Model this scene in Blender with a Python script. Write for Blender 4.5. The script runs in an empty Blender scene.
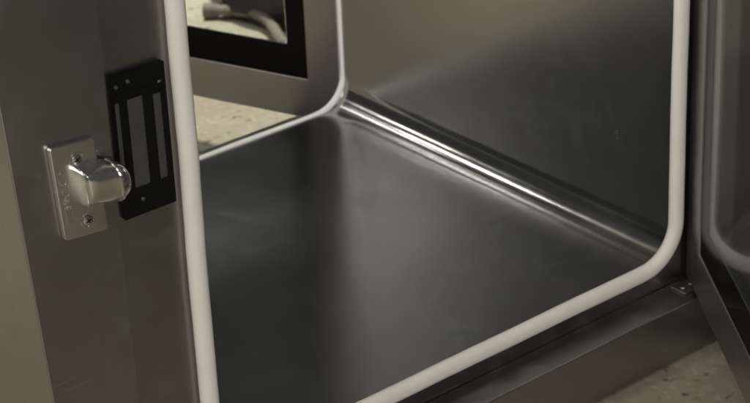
import bpy, bmesh, math, random
from mathutils import Vector, Matrix, Euler, noise
random.seed(4)
S = bpy.context.scene
C = S.collection

# ------------------------------------------------------------ camera
cd = bpy.data.cameras.new('camera'); cam = bpy.data.objects.new('camera', cd); C.objects.link(cam)
cam.location = (-0.955527, -1.468906, 1.175438)
cam.rotation_euler = (1.10194442, 0.0396499647, -0.693609985)
cd.lens = 2126.73 / 750 * 36; cd.sensor_width = 36; cd.clip_start = .01; cd.clip_end = 100
S.camera = cam
cd.dof.use_dof = True; cd.dof.focus_distance = 2.0; cd.dof.aperture_fstop = 14

# ------------------------------------------------------------ world, ceiling lamp and added fill lights (a dim workshop)
W_ = bpy.data.worlds.new('World'); S.world = W_; W_.use_nodes = True
bg = W_.node_tree.nodes['Background']; bg.inputs[0].default_value = (.058, .058, .056, 1); bg.inputs[1].default_value = 1.0

def area(name, loc, target, sx, sy, power, col, spread=180):
    d = bpy.data.lights.new(name, 'AREA'); d.shape = 'RECTANGLE'; d.size = sx; d.size_y = sy
    d.energy = power; d.color = col; d.spread = math.radians(spread)
    o = bpy.data.objects.new(name, d); C.objects.link(o); o.location = loc
    o.rotation_euler = (Vector(target) - Vector(loc)).to_track_quat('-Z', 'Y').to_euler()
    return o
area('ceiling_lamp', (-.35, 2.5, 2.2), (.6, .9, 0), .09, .4, 4.2, (1, .96, .90))
area('far_ground_fill', (1.15, 1.60, 2.5), (.72, 1.25, 0), .4, .4, 8.8, (1, .96, .88), 48)  # unseen lamp added to brighten the ground beyond the far door
area('left_ground_fill', (-.15, 1.35, 2.3), (.15, 1.15, 0), .4, .4, 2.4, (1, .94, .87), 60)  # added, unseen: brightens the ground mirrored in the chamber wall and far door
area('side_panel_fill', (-1.5, .75, 1.5), (-1.05, .72, 0), .4, .4, 4.8, (1, .95, .88), 70)  # added, unseen: lights the ground that the left side panel reflects
area('floor_glow_fill', (-.62, 2.12, 1.20), (.4, .5, 0), .09, .09, .95, (1, .95, .88))  # small unseen lamp put in for the soft glow on the chamber floor
area('far_seal_fill', (.33, .10, .60), (.55, .60, .05), .30, .04, 1.1, (1, .97, .92))  # added inside the chamber to brighten the far seal; no luminaire modelled
area('strike_glint_fill', (-1.3, -1.0, 2.3), (-.1, 0, .3), .18, .18, 10, (1, .96, .9))  # added, unseen: gives the strike's edges their bright highlights
area('front_fill', (-1.6, -2.6, 1.15), (.2, 0, .2), 1.0, .8, 46, (1, .97, .93))  # added front light, kept low to favour upright faces; stands for no window
S.view_settings.view_transform = 'Standard'; S.view_settings.look = 'None'
S.view_settings.exposure = 0; S.view_settings.gamma = 1
S.render.engine = 'CYCLES'; S.cycles.max_bounces = 12; S.cycles.glossy_bounces = 8

# ------------------------------------------------------------ materials
def mat(name):
    m = bpy.data.materials.new(name); m.use_nodes = True
    nt = m.node_tree; return m, nt, nt.nodes['Principled BSDF']
def steel(name, base=(.50, .48, .45), rough=.28, stretch=(4, 4, 220), vary=.08, bump=.02, aniso=0., smudge=.10, wave=.10, scratch=.5):
    m, nt, p = mat(name); N = nt.nodes; L = nt.links
    tc = N.new('ShaderNodeTexCoord')
    mp = N.new('ShaderNodeMapping'); mp.inputs['Scale'].default_value = stretch; L.new(tc.outputs['Object'], mp.inputs[0])
    n1 = N.new('ShaderNodeTexNoise'); n1.inputs['Scale'].default_value = 6; n1.inputs['Detail'].default_value = 6; L.new(mp.outputs[0], n1.inputs[0])
    n2 = N.new('ShaderNodeTexNoise'); n2.inputs['Scale'].default_value = 7; n2.inputs['Detail'].default_value = 5; n2.inputs['Roughness'].default_value = .6; L.new(tc.outputs['Object'], n2.inputs[0])
    p.inputs['Metallic'].default_value = 1
    mx = N.new('ShaderNodeMix'); mx.data_type = 'RGBA'
    mx.inputs[6].default_value = (*[c * (1 - smudge) for c in base], 1); mx.inputs[7].default_value = (*[min(1, c * (1 + smudge)) for c in base], 1)
    gm = N.new('ShaderNodeMix'); gm.data_type = 'FLOAT'; gm.inputs[0].default_value = .4; L.new(n2.outputs[0], gm.inputs[2]); L.new(n1.outputs[0], gm.inputs[3])
    L.new(gm.outputs[0], mx.inputs[0]); L.new(mx.outputs[2], p.inputs['Base Color'])
    # fine handling scratches: two rotated, very stretched noises cut to thin lines
    ss = None
    for rot in ((.5, .9, .4), (1.3, .2, 2.1)):
        m2 = N.new('ShaderNodeMapping'); m2.inputs['Rotation'].default_value = rot; m2.inputs['Scale'].default_value = (6, 150, 150); L.new(tc.outputs['Object'], m2.inputs[0])
        q = N.new('ShaderNodeTexNoise'); q.inputs['Scale'].default_value = 1.6; q.inputs['Detail'].default_value = 2; L.new(m2.outputs[0], q.inputs[0])
        rr = N.new('ShaderNodeValToRGB'); rr.color_ramp.elements[0].position = .70; rr.color_ramp.elements[1].position = .76; L.new(q.outputs[0], rr.inputs[0])
        if ss is None: ss = rr.outputs[0]
        else:
            ad = N.new('ShaderNodeMath'); ad.operation = 'MAXIMUM'; L.new(ss, ad.inputs[0]); L.new(rr.outputs[0], ad.inputs[1]); ss = ad.outputs[0]
    a = N.new('ShaderNodeMath'); a.operation = 'MULTIPLY_ADD'; a.inputs[1].default_value = vary; a.inputs[2].default_value = rough - vary / 2; L.new(n1.outputs[0], a.inputs[0])
    b = N.new('ShaderNodeMath'); b.operation = 'MULTIPLY_ADD'; b.inputs[1].default_value = vary * 2; L.new(n2.outputs[0], b.inputs[0])
    c = N.new('ShaderNodeMath'); c.operation = 'SUBTRACT'; c.inputs[1].default_value = vary; L.new(b.outputs[0], c.inputs[0])
    # dull handling smears
    n4 = N.new('ShaderNodeTexNoise'); n4.inputs['Scale'].default_value = 16; n4.inputs['Detail'].default_value = 8; n4.inputs['Distortion'].default_value = 1.2; L.new(tc.outputs['Object'], n4.inputs[0])
    r4 = N.new('ShaderNodeValToRGB'); r4.color_ramp.elements[0].position = .54; r4.color_ramp.elements[1].position = .72; L.new(n4.outputs[0], r4.inputs[0])
    e4 = N.new('ShaderNodeMath'); e4.operation = 'MULTIPLY_ADD'; e4.inputs[1].default_value = vary * .9; L.new(r4.outputs[0], e4.inputs[0]); L.new(c.outputs[0], e4.inputs[2])
    e5 = N.new('ShaderNodeMath'); e5.operation = 'MULTIPLY_ADD'; e5.inputs[1].default_value = .25 * scratch; L.new(ss, e5.inputs[0]); L.new(e4.outputs[0], e5.inputs[2])
    L.new(a.outputs[0], b.inputs[2]); L.new(e5.outputs[0], p.inputs['Roughness'])
    bu = N.new('ShaderNodeBump'); bu.inputs['Strength'].default_value = bump; bu.inputs['Distance'].default_value = .001
    n5 = N.new('ShaderNodeTexNoise'); n5.inputs['Scale'].default_value = 9; n5.inputs['Detail'].default_value = 1.5; L.new(tc.outputs['Object'], n5.inputs[0])
    bw = N.new('ShaderNodeBump'); bw.inputs['Strength'].default_value = wave; bw.inputs['Distance'].default_value = .004; L.new(n5.outputs[0], bw.inputs['Height'])
    L.new(n1.outputs[0], bu.inputs['Height']); L.new(bw.outputs[0], bu.inputs['Normal']); L.new(bu.outputs[0], p.inputs['Normal'])
    p.inputs['Anisotropic'].default_value = aniso
    return m
M_out = steel('brushed_steel_outer', (.375, .365, .35), .33, (4, 4, 260), .10, .05, 0, .16)
M_in = steel('brushed_steel_liner', (.39, .392, .382), .23, (200, 3, 200), .04, .035, 0, .12, .07, .06)
M_cove = steel('polished_steel_cove', (.40, .40, .39), .15, (200, 3, 200), .05, .04, 0, .12, .22, .1)
M_door = steel('brushed_steel_door', (.40, .385, .37), .31, (3, 3, 240), .10, .05, 0, .16)
M_strike = steel('cast_chromed_metal', (.76, .74, .71), .18, (14, 14, 14), .16, .05, 0, .2, .08, .2)
M_pole = steel('pole_steel', (.27, .27, .27), .45, (200, 200, 10), .06, .05)
def simple(name, col, rough=.5, metal=0., nscale=40, nstr=.08, bump=.05, spec=.5):
    m, nt, p = mat(name); N = nt.nodes; L = nt.links
    tc = N.new('ShaderNodeTexCoord'); n = N.new('ShaderNodeTexNoise'); n.inputs['Scale'].default_value = nscale; n.inputs['Detail'].default_value = 6
    L.new(tc.outputs['Object'], n.inputs[0])
    mx = N.new('ShaderNodeMix'); mx.data_type = 'RGBA'
    mx.inputs[6].default_value = (*[c * (1 - nstr) for c in col], 1); mx.inputs[7].default_value = (*[min(1, c * (1 + nstr)) for c in col], 1)
    L.new(n.outputs[0], mx.inputs[0]); L.new(mx.outputs[2], p.inputs['Base Color'])
    bu = N.new('ShaderNodeBump'); bu.inputs['Strength'].default_value = bump; bu.inputs['Distance'].default_value = .001
    L.new(n.outputs[0], bu.inputs['Height']); L.new(bu.outputs[0], p.inputs['Normal'])
    p.inputs['Roughness'].default_value = rough; p.inputs['Metallic'].default_value = metal; p.inputs['Specular IOR Level'].default_value = spec
    return m
M_gasket = simple('cream_rubber', (.80, .77, .70), .6, 0, 22, .09, .15, .3)
M_gasket2 = simple('lightened_rubber', (.88, .87, .84), .5, 0, 22, .04, .1, .3)  # far seal: rubber colour lightened to stand in for light falling on it
M_black = simple('black_lacquer', (.004, .004, .004), .45, spec=.25)
M_border = simple('black_printed_glass', (.004, .004, .004), .11, 0, 3, .1, 0, .08)
M_hose = simple('pale_hose', (.17, .155, .13), .75)
M_dark = simple('dark_cloth', (.03, .03, .033), .9, 0, 25, .3, .5)
m, nt, p = mat('window_glass'); M_glass = m
p.inputs['Base Color'].default_value = (.82, .85, .83, 1); p.inputs['Roughness'].default_value = .05; p.inputs['IOR'].default_value = 1.13; p.inputs['Transmission Weight'].default_value = 1

m, nt, p = mat('speckled_stone_floor'); M_ground = m; N = nt.nodes; L = nt.links
tc = N.new('ShaderNodeTexCoord')
base = N.new('ShaderNodeTexNoise'); base.inputs['Scale'].default_value = 3.5; base.inputs['Detail'].default_value = 8; base.inputs['Roughness'].default_value = .62; L.new(tc.outputs['Object'], base.inputs[0])
r1 = N.new('ShaderNodeValToRGB'); r1.color_ramp.elements[0].position = .3; r1.color_ramp.elements[0].color = (.25, .218, .155, 1)
r1.color_ramp.elements[1].position = .7; r1.color_ramp.elements[1].color = (.42, .405, .31, 1); L.new(base.outputs[0], r1.inputs[0])
sp = N.new('ShaderNodeTexNoise'); sp.inputs['Scale'].default_value = 55; sp.inputs['Detail'].default_value = 4; L.new(tc.outputs['Object'], sp.inputs[0])
r2 = N.new('ShaderNodeValToRGB'); r2.color_ramp.elements[0].position = .60; r2.color_ramp.elements[0].color = (0, 0, 0, 1); r2.color_ramp.elements[1].position = .70; r2.color_ramp.elements[1].color = (.8, .8, .8, 1); L.new(sp.outputs[0], r2.inputs[0])
mx = N.new('ShaderNodeMix'); mx.data_type = 'RGBA'; L.new(r2.outputs[0], mx.inputs[0]); L.new(r1.outputs[0], mx.inputs[6]); mx.inputs[7].default_value = (.075, .06, .035, 1)
s3 = N.new('ShaderNodeTexNoise'); s3.inputs['Scale'].default_value = 90; s3.inputs['Detail'].default_value = 3; L.new(tc.outputs['Object'], s3.inputs[0])
r3 = N.new('ShaderNodeValToRGB'); r3.color_ramp.elements[0].position = .55; r3.color_ramp.elements[0].color = (0, 0, 0, 1); r3.color_ramp.elements[1].position = .68; r3.color_ramp.elements[1].color = (.3, .3, .3, 1); L.new(s3.outputs[0], r3.inputs[0])
mx2 = N.new('ShaderNodeMix'); mx2.data_type = 'RGBA'; L.new(r3.outputs[0], mx2.inputs[0]); L.new(mx.outputs[2], mx2.inputs[6]); mx2.inputs[7].default_value = (.56, .54, .47, 1)
L.new(mx2.outputs[2], p.inputs['Base Color']); p.inputs['Roughness'].default_value = .5

# ------------------------------------------------------------ helpers
def link(name, bm, m, parent=None, smooth=True, bevel=0, seg=2):
    bmesh.ops.recalc_face_normals(bm, faces=bm.faces)
    me = bpy.data.meshes.new(name); bm.to_mesh(me); bm.free()
    if smooth:
        me.polygons.foreach_set('use_smooth', [True] * len(me.polygons))
    me.materials.append(m)
    o = bpy.data.objects.new(name, me); C.objects.link(o)
    if parent: o.parent = parent
    if bevel:
        b = o.modifiers.new('bevel', 'BEVEL'); b.width = bevel; b.segments = seg; b.limit_method = 'ANGLE'; b.angle_limit = math.radians(40); b.harden_normals = True
    elif smooth:
        me.set_sharp_from_angle(angle=math.radians(38))
    return o
def box(bm, a, b, f=lambda v: v):
    vs = [bm.verts.new(f(Vector((x, y, z)))) for x in (a[0], b[0]) for y in (a[1], b[1]) for z in (a[2], b[2])]
    for q in ((0, 1, 3, 2), (4, 6, 7, 5), (0, 4, 5, 1), (2, 3, 7, 6), (0, 2, 6, 4), (1, 5, 7, 3)):
        bm.faces.new([vs[i] for i in q])
def rrect(x0, x1, z0, z1, r, n=14):
    "rounded rectangle as (x, z) points, counter-clockwise from the bottom right corner"
    pts = []
    for cx, cz, a0 in ((x1 - r, z0 + r, -90), (x1 - r, z1 - r, 0), (x0 + r, z1 - r, 90), (x0 + r, z0 + r, 180)):
        for k in range(n + 1):
            a = math.radians(a0 + 90 * k / n); pts.append((cx + r * math.cos(a), cz + r * math.sin(a)))
    return pts
def plate_with_hole(bm, outer, hole, y0, y1, f=lambda v: v):
    "outer: x0,x1,z0,z1; hole: point loop from rrect"
    x0, x1, z0, z1 = outer; n = len(hole) // 4; out = []
    cs = ((x1, z0), (x1, z1), (x0, z1), (x0, z0))
    for i, c in enumerate(cs): out += [c] * n
    rings = []
    for y in (y0, y1):
        hv = [bm.verts.new(f(Vector((x, y, z)))) for x, z in hole]
        ov = [bm.verts.new(f(Vector((x, y, z)))) for x, z in cs]
        rings.append((hv, ov)); m = len(hole)
        for i in range(m):
            a, b = i // n, ((i + 1) % m) // n
            if a == b: vs = [hv[i], hv[(i + 1) % m], ov[a]]
            else: vs = [hv[i], hv[(i + 1) % m], ov[b], ov[a]]
            bm.faces.new(vs)
    for k, m in ((0, len(hole)), (1, 4)):
        A, B = rings[0][k], rings[1][k]
        for i in range(m): bm.faces.new([A[i], A[(i + 1) % m], B[(i + 1) % m], B[i]])
def cyl(bm, c, axis, r, h, n=24, r2=None):
    axis = Vector(axis).normalized(); u = axis.orthogonal().normalized(); v = axis.cross(u); c = Vector(c); r2 = r if r2 is None else r2
    A = [bm.verts.new(c + (u * math.cos(t) + v * math.sin(t)) * r) for t in [2 * math.pi * k / n for k in range(n)]]
    B = [bm.verts.new(c + axis * h + (u * math.cos(t) + v * math.sin(t)) * r2) for t in [2 * math.pi * k / n for k in range(n)]]
    bm.faces.new(A); bm.faces.new(B)
    for i in range(n): bm.faces.new([A[i], A[(i + 1) % n], B[(i + 1) % n], B[i]])
def tube(bm, pts, rad, n=10, closed=False, ry=None):
    pts = [Vector(q) for q in pts]; rings = []; m = len(pts)
    for i, q in enumerate(pts):
        a = pts[(i - 1) % m] if closed or i else q; b = pts[(i + 1) % m] if closed or i < m - 1 else q
        t = (b - a).normalized(); up = Vector((0, 1, 0)) if abs(t.y) < .9 else Vector((0, 0, 1))
        s = t.cross(up).normalized(); w = s.cross(t)
        r = rad(i) if callable(rad) else rad
        rings.append([bm.verts.new(q + s * math.cos(g) * r + w * math.sin(g) * (ry or r)) for g in [2 * math.pi * k / n for k in range(n)]])
    for i in range(m if closed else m - 1):
        A, B = rings[i], rings[(i + 1) % m]
        for k in range(n): bm.faces.new([A[k], A[(k + 1) % n], B[(k + 1) % n], B[k]])
    if not closed: bm.faces.new(rings[0]); bm.faces.new(rings[-1])

# ------------------------------------------------------------ ground
GZ = -.108
bm = bmesh.new(); vs = [bm.verts.new((x, y, GZ)) for x, y in ((-8, -8), (8, -8), (8, 10), (-8, 10))]; bm.faces.new(vs)
g = link('ground', bm, M_ground); g['kind'] = 'structure'

# ------------------------------------------------------------ the pass box
W, D, H, R = .649, .600, .640, .05
RC = .034                                           # radius of the coves inside the chamber
OX0, OX1, OZ0, OZ1 = -.195, .800, -.105, .760      # outer frame
IX0, IX1, IZ0, IZ1 = -.103, .705, -.035, .690      # door recess
T = .045
pb = bpy.data.objects.new('pass_box', None); C.objects.link(pb); pb.location = (0, 0, 0); pb.empty_display_size = .1
pb['label'] = 'stainless steel pass box with cream rubber door seals and both glazed doors open'
pb['category'] = 'pass box'

def lean(bm):
    for v in bm.verts:
        if v.co.x < -.15: v.co.x += -.053 * (v.co.z - .34) - .003
    return bm
def ring_frame(y0, y1):
    bm = bmesh.new()
    o = [(OX1, OZ0), (OX1, OZ1), (OX0, OZ1), (OX0, OZ0)]; q = [(IX1, IZ0), (IX1, IZ1), (IX0, IZ1), (IX0, IZ0)]
    R_ = [[bm.verts.new((x, y, z)) for x, z in s] for y in (y0, y1) for s in (o, q)]
    for i in range(4):
        j = (i + 1) % 4
        bm.faces.new([R_[0][i], R_[0][j], R_[1][j], R_[1][i]]); bm.faces.new([R_[2][i], R_[2][j], R_[3][j], R_[3][i]])
        bm.faces.new([R_[0][i], R_[0][j], R_[2][j], R_[2][i]]); bm.faces.new([R_[1][i], R_[1][j], R_[3][j], R_[3][i]])
    return bm
link('door_surround', lean(ring_frame(-T, 0)), M_out, pb, bevel=.0018)
link('door_surround', lean(ring_frame(D, D + .078)), M_out, pb, bevel=.0018)
hole = rrect(0, W, 0, H, R)
for y0, y1 in ((-.0015 + .002, .004), (D - .004, D - .0005)):
    bm = bmesh.new(); plate_with_hole(bm, (IX0 - .02, IX1 + .02, IZ0 - .02, IZ1 + .02), rrect(-.0008, W + .0008, -.0008, H + .0008, R + .0008), y0, y1)
    link('sealing_flange', bm, M_out, pb)
# outer shell: four panels set back behind the surrounds
for nm, a, b in (('side_panel', (OX0 + .002, .0005, OZ0 + .002), (OX0 + .005, D - .0005, OZ1 - .002)), ('side_panel', (OX1 - .005, .0005, OZ0 + .002), (OX1 - .002, D - .0005, OZ1 - .002)),
                 ('top_panel', (OX0 + .0055, .0005, OZ1 - .005), (OX1 - .0055, D - .0005, OZ1 - .002)), ('bottom_panel', (OX0 + .0055, .0005, OZ0 + .002), (OX1 - .0055, D - .0005, OZ0 + .005))):
    bm = bmesh.new(); box(bm, a, b); link(nm, lean(bm), M_out, pb, bevel=.0008)
# chamber liner: floor, ceiling, two walls and four rounded coves
Y0, Y1 = .002, D - .002
def strip(name, pts, mt=None):
    bm = bmesh.new(); ny = 2
    A = [[bm.verts.new((x, y, z)) for x, z in pts] for y in (Y0, Y1)]
    for i in range(len(pts) - 1): bm.faces.new([A[0][i], A[0][i + 1], A[1][i + 1], A[1][i]])
    o = link(name, bm, mt or M_in, pb)
    return o
n = 14; P = rrect(0, W, 0, H, R, 14); P24 = rrect(0, W, 0, H, RC, 24)
strip('chamber_floor', [(RC, 0), (W - RC, 0)]); strip('chamber_wall', [(W, RC), (W, H - RC)])
strip('chamber_ceiling', [(W - RC, H), (RC, H)]); strip('chamber_wall', [(0, H - RC), (0, RC)])
for k in range(4): strip('chamber_cove', P24[k * 25:(k + 1) * 25], M_cove)
# seals
def seal(y, grow, r, ry, mt):
    bm = bmesh.new(); pts = []
    base = rrect(-grow, W + grow, -grow, H + grow, R + grow, 16)
    for i in range(len(base)):                       # subdivide the straights
        a = Vector(base[i]); b = Vector(base[(i + 1) % len(base)]); k = max(1, int((b - a).length / .02))
        for j in range(k): pts.append(a.lerp(b, j / k))
    out = []
    for q in pts:
        w = .0016 * noise.noise(Vector((q.x * 7, 3, q.y * 7))) + .0005 * noise.noise(Vector((q.x * 30, 1, q.y * 30)))
        out.append((q.x + w, y, q.y + w))
    tube(bm, out, r, 16, True, ry)
    return link('door_seal', bm, mt, pb)
seal(-.0048, .0012, .0099, .0078, M_gasket)
seal(D - .0010, .0016, .0048, .0038, M_gasket2)

# doors: local x along the door from its hinge side, local y outwards (0 = inner face), z up
def door(origin, direc, flip, sw=.060):
    d = Vector((*direc, 0)).normalized(); nrm = d.cross(Vector((0, 0, 1))) * flip
    o = Vector((*origin, 0))
    f = lambda v: o + d * v.x + nrm * v.y + Vector((0, 0, v.z))
    L_, zb, zt, bw, th = .785, -.030, .685, .030, .040
    fr = bmesh.new()
    gl = (sw, L_ - .060, zb + .058, zt - .058)
    gh = [(gl[1], gl[2]), (gl[1], gl[3]), (gl[0], gl[3]), (gl[0], gl[2])]
    plate_with_hole(fr, (0, L_, zb, zt), gh, 0, th, f)
    F = link('door_frame', fr, M_door, pb, bevel=.0015)
    for yy in (.0012,):
        b = bmesh.new(); e = .0004
        win = rrect(gl[0] + bw, gl[1] - bw, gl[2] + .046, gl[3] - .046, .002, 3)
        plate_with_hole(b, (gl[0] + e, gl[1] - e, gl[2] + e, gl[3] - e), win, yy, yy + .004, f)
        link('black_border', b, M_border, F)
        b = bmesh.new(); box(b, (gl[0] + bw + e, yy + .0001, gl[2] + .046 + e), (gl[1] - bw - e, yy + .0039, gl[3] - .046 - e), f)
        link('glass_pane', b, M_glass, F, smooth=False)
    return F, f
P0 = Vector((.642, -.045)); d0 = Vector((-.565, -.825)).normalized()
q = P0 - d0 * .050; F1, f1 = door((q.x, q.y), d0, -1)
P1 = Vector((.594, .729)); d1 = Vector((-.36, .93)).normalized()
q = P1 - d1 * .139; F2, f2 = door((q.x, q.y), d1, 1, .051)

# hinges at the foot of each door, on the recess ledge
def hinge(x, y, sy):
    bm = bmesh.new(); box(bm, (x - .032, y - .011, IZ0 + .0002), (x + .012, y + .011, IZ0 + .0026))
    h = link('hinge_leaf', bm, M_pole, pb, bevel=.0008)
    for dx in (-.024, -.010):
        b = bmesh.new(); cyl(b, (x + dx, y, IZ0 + .0026), (0, 0, 1), .0035, .0016, 16, .0026)
        link('screw', b, M_pole, h, bevel=.0003)
    b = bmesh.new(); cyl(b, (x + .006, y, IZ0 + .0026), (0, 0, 1), .005, .0024, 20); link('hinge_pin', b, M_pole, h)
hinge(.672, -.020, 1); hinge(.672, D + .030, -1)

# ------------------------------------------------------------ magnetic lock let into the recess face
bm = bmesh.new(); LX0, LX1, LZ0, LZ1 = -.0745, -.0190, .311, .449
box(bm, (LX0, -.0045, LZ0), (LX1, .0002, LZ1))
ml = link('magnetic_lock', bm, M_black, pb, bevel=.0008)
for a, b_, z1 in ((-.0731, -.0682, .4245), (-.0603, -.0437, .4235), (-.0333, -.0247, .4205)):
    b = bmesh.new(); box(b, (a, -.0052, .3370), (b_, -.0040, z1)); link('pole_face', b, M_pole, ml)
b = bmesh.new()                                     # raised black resin between and around the pole faces
for a, b_, z0, z1 in ((LX0, LX1, .4245, LZ1), (LX0, LX1, LZ0, .3375), (LX0, -.0733, .3377, .4243), (-.0680, -.0605, .3377, .4243), (-.0435, -.0335, .3377, .4243), (-.0245, LX1, .3377, .4243)):
    box(b, (a + .0001, -.0069, z0), (b_ - .0001, -.0044, z1))
link('resin_face', b, M_black, ml)
b = bmesh.new()
tube(b, [(-.0735 + .052 * k / 12, -.0070, .4305 + .002 * math.sin(k / 12 * math.pi * 2)) for k in range(13)], .0016, 8, False, .0012)
link('resin_bead', b, M_black, ml)
for x, z in ((-.058, .4415), (-.0705, .4395), (-.0255, .4310), (-.054, .3255)):
    b = bmesh.new(); cyl(b, (x, -.0068, z), (0, -1, 0), .0022, .0010, 16, .0016); link('screw', b, M_pole, ml)

# ------------------------------------------------------------ door strike on the surround
sx, sz, fy = -.144, .3815, -T
tilt = Matrix.Rotation(math.radians(0), 4, 'Y')
def sf(v): return Vector((sx + v.x - .055 * v.z, fy - v.y, sz + v.z - .08 * v.x))
PX0, PX1, PH = -.0205, .0235, .0445
bm = bmesh.new()
pts = rrect(PX0, PX1, -PH, PH, .0035, 5)
def slab(bm, pts, h0, h1, inset=.0):
    A = [bm.verts.new(sf(Vector((x, h0, z)))) for x, z in pts]; B = [bm.verts.new(sf(Vector((x, h1, z)))) for x, z in pts]
    bm.faces.new(A); bm.faces.new(B)
    for i in range(len(pts)): bm.faces.new([A[i], A[(i + 1) % len(pts)], B[(i + 1) % len(pts)], B[i]])
slab(bm, pts, .0001, .0055)
stp = link('strike_plate', bm, M_strike, pb, bevel=.0012, seg=3)
# raised lip round the plate and worn, unreadable raised marks
bm = bmesh.new()
cyl_c = sf(Vector((-.0125, .0055, .014)))
tube(bm, [(cyl_c.x + .0042 * math.cos(t), cyl_c.y - .0001, cyl_c.z + .0062 * math.sin(t)) for t in [2 * math.pi * k / 24 for k in range(24)]], .00055, 6, True)
zz = .006
for k in range(7):
    zz -= .0048
    for (ax, az, bx_, bz) in random.sample([(-.003, 0, .003, 0), (-.003, .0016, .003, .0016), (-.003, -.0016, .003, -.0016), (0, -.0018, 0, .0018), (-.003, -.0018, .003, .0018), (.003, -.0018, .003, .0018)], 3):
        a = sf(Vector((-.0125 + ax, .0056, zz + az))); b = sf(Vector((-.0125 + bx_, .0056, zz + bz))); tube(bm, [a, b], .00035, 6)
link('raised_marking', bm, M_strike, stp)
# screws in dished seats
for x, z in ((.0035, .0285), (.0045, -.0305)):
    b = bmesh.new(); c = sf(Vector((x, .0056, z)))
    tube(b, [(c.x + .0062 * math.cos(t), c.y, c.z + .0062 * math.sin(t)) for t in [2 * math.pi * k / 28 for k in range(28)]], .0007, 6, True)
    n_ = 20; rings = []
    for r_, h in ((.0050, .0002), (.0048, .0009), (.0040, .0013), (.0014, .0014)):
        rings.append([b.verts.new((c.x + r_ * math.cos(t), c.y - h, c.z + r_ * math.sin(t))) for t in [2 * math.pi * k / n_ for k in range(n_)]])
    for A, B in zip(rings, rings[1:]):
        for i in range(n_): b.faces.new([A[i], A[(i + 1) % n_], B[(i + 1) % n_], B[i]])
    b.faces.new(rings[-1])
    s = link('screw', b, M_strike, stp)
    b = bmesh.new()
    for ang in (math.radians(25), math.radians(115)):
        u = Vector((math.cos(ang), 0, math.sin(ang))); w = Vector((-u.z, 0, u.x))
        f = lambda v, c=c, u=u, w=w: Vector((c.x, c.y, c.z)) + u * v.x + w * v.z + Vector((0, -v.y, 0))
        box(b, (-.0028, .0010, -.00055), (.0028, .00165 if ang < 1 else .0016, .00055), f)
    link('cross_slot', b, M_black, s)
# keeper body: lofted sections along x (dx, half height, outward reach, squareness)
def section(x, hh, out, e, zc, flare=0, n=28, y0=.0045):
    v = []
    e0 = e
    for k in range(n + 1):
        t = math.pi * k / n; c, s_ = math.cos(t), math.sin(t)
        e = e0 if c > 0 else max(2.3, e0 * .45)
        v.append(sf(Vector((x, y0 + (out) * (abs(s_) ** (2 / e)), zc + (hh + flare * (1 - abs(s_) ** (2 / e))) * math.copysign(abs(c) ** (2 / e), c)))))
    return v
def loft(secs):
    b = bmesh.new(); rs = [[b.verts.new(q) for q in section(*s)] for s in secs]
    for A, B in zip(rs, rs[1:]):
        for i in range(len(A)):
            j = (i + 1) % len(A)
            try: b.faces.new([A[i], A[j], B[j], B[i]])
            except ValueError: pass
    b.faces.new(rs[0]); b.faces.new(rs[-1])
    return b
zc = .0022
X = .0030
body = loft([(X - .0022, .0152, .0150, 5.5, zc), (X - .0012, .0166, .0176, 5.5, zc, .0003), (X, .0170, .0186, 5.5, zc, .0008), (X + .008, .0168, .0192, 5, zc, .0030), (X + .016, .0168, .0197, 4.6, zc, .0052),
             (X + .020, .0170, .0200, 4.2, zc, .0052), (X + .024, .0174, .0206, 4.5, zc, .0030), (X + .0272, .0184, .0214, 3.5, zc, .0008), (X + .0282, .0200, .0228, 3.0, zc), (X + .0300, .0203, .0231, 3.0, zc), (X + .0310, .0198, .0226, 2.8, zc), (X + .0313, .0170, .0190, 2.8, zc)])
link('keeper_body', body, M_strike, stp)
secs = []
for k in range(15):
    a = math.pi / 2 * k / 14
    secs.append((X + .0305 + .0150 * math.sin(a), max(.0004, .0178 * math.cos(a) ** .75), max(.0004, .0188 * math.cos(a) ** .75), 2.2, zc - .001))
link('keeper_dome', loft(secs), M_strike, stp)

# ------------------------------------------------------------ things on the ground beyond the far door
b = bmesh.new()
hp = [(.850, 1.215), (.866, 1.195), (.883, 1.163), (.889, 1.128), (.886, 1.088), (.868, 1.040), (.845, .985), (.80, .92)]
sm = []
for i in range(len(hp) - 1):
    a0 = Vector(hp[max(i - 1, 0)]); a1 = Vector(hp[i]); a2 = Vector(hp[i + 1]); a3 = Vector(hp[min(i + 2, len(hp) - 1)])
    for k in range(6):
        t = k / 6; sm.append(.5 * ((2 * a1) + (a2 - a0) * t + (2 * a0 - 5 * a1 + 4 * a2 - a3) * t * t + (3 * a1 - a0 - 3 * a2 + a3) * t ** 3))
tube(b, [(v.x, v.y, GZ + .013 + .010 * math.exp(-((v.y - 1.12) / .05) ** 2)) for v in sm], lambda i: (.0125 if i < 5 else .0095) + .0006 * math.sin(i * 1.7), 14)
h = link('flexible_hose', b, M_hose); h['label'] = 'pale curved hose lying on the speckled floor, seen through the far door glass'; h['category'] = 'hose'
b = bmesh.new(); bmesh.ops.create_icosphere(b, subdivisions=4, radius=1)
for v in b.verts:
    k = 1 + .35 * noise.noise(v.co * 1.6) + .12 * noise.noise(v.co * 5)
    v.co = Vector((v.co.x * .10 * k, v.co.y * .15 * k, v.co.z * .075 * k))
    v.co.z = max(v.co.z, -.03)
    v.co += Vector((.985, 1.150, GZ + .0310))
h = link('cloth_bundle', b, M_dark); h['label'] = 'dark crumpled cloth bundle behind the pale hose on the floor'; h['category'] = 'cloth'
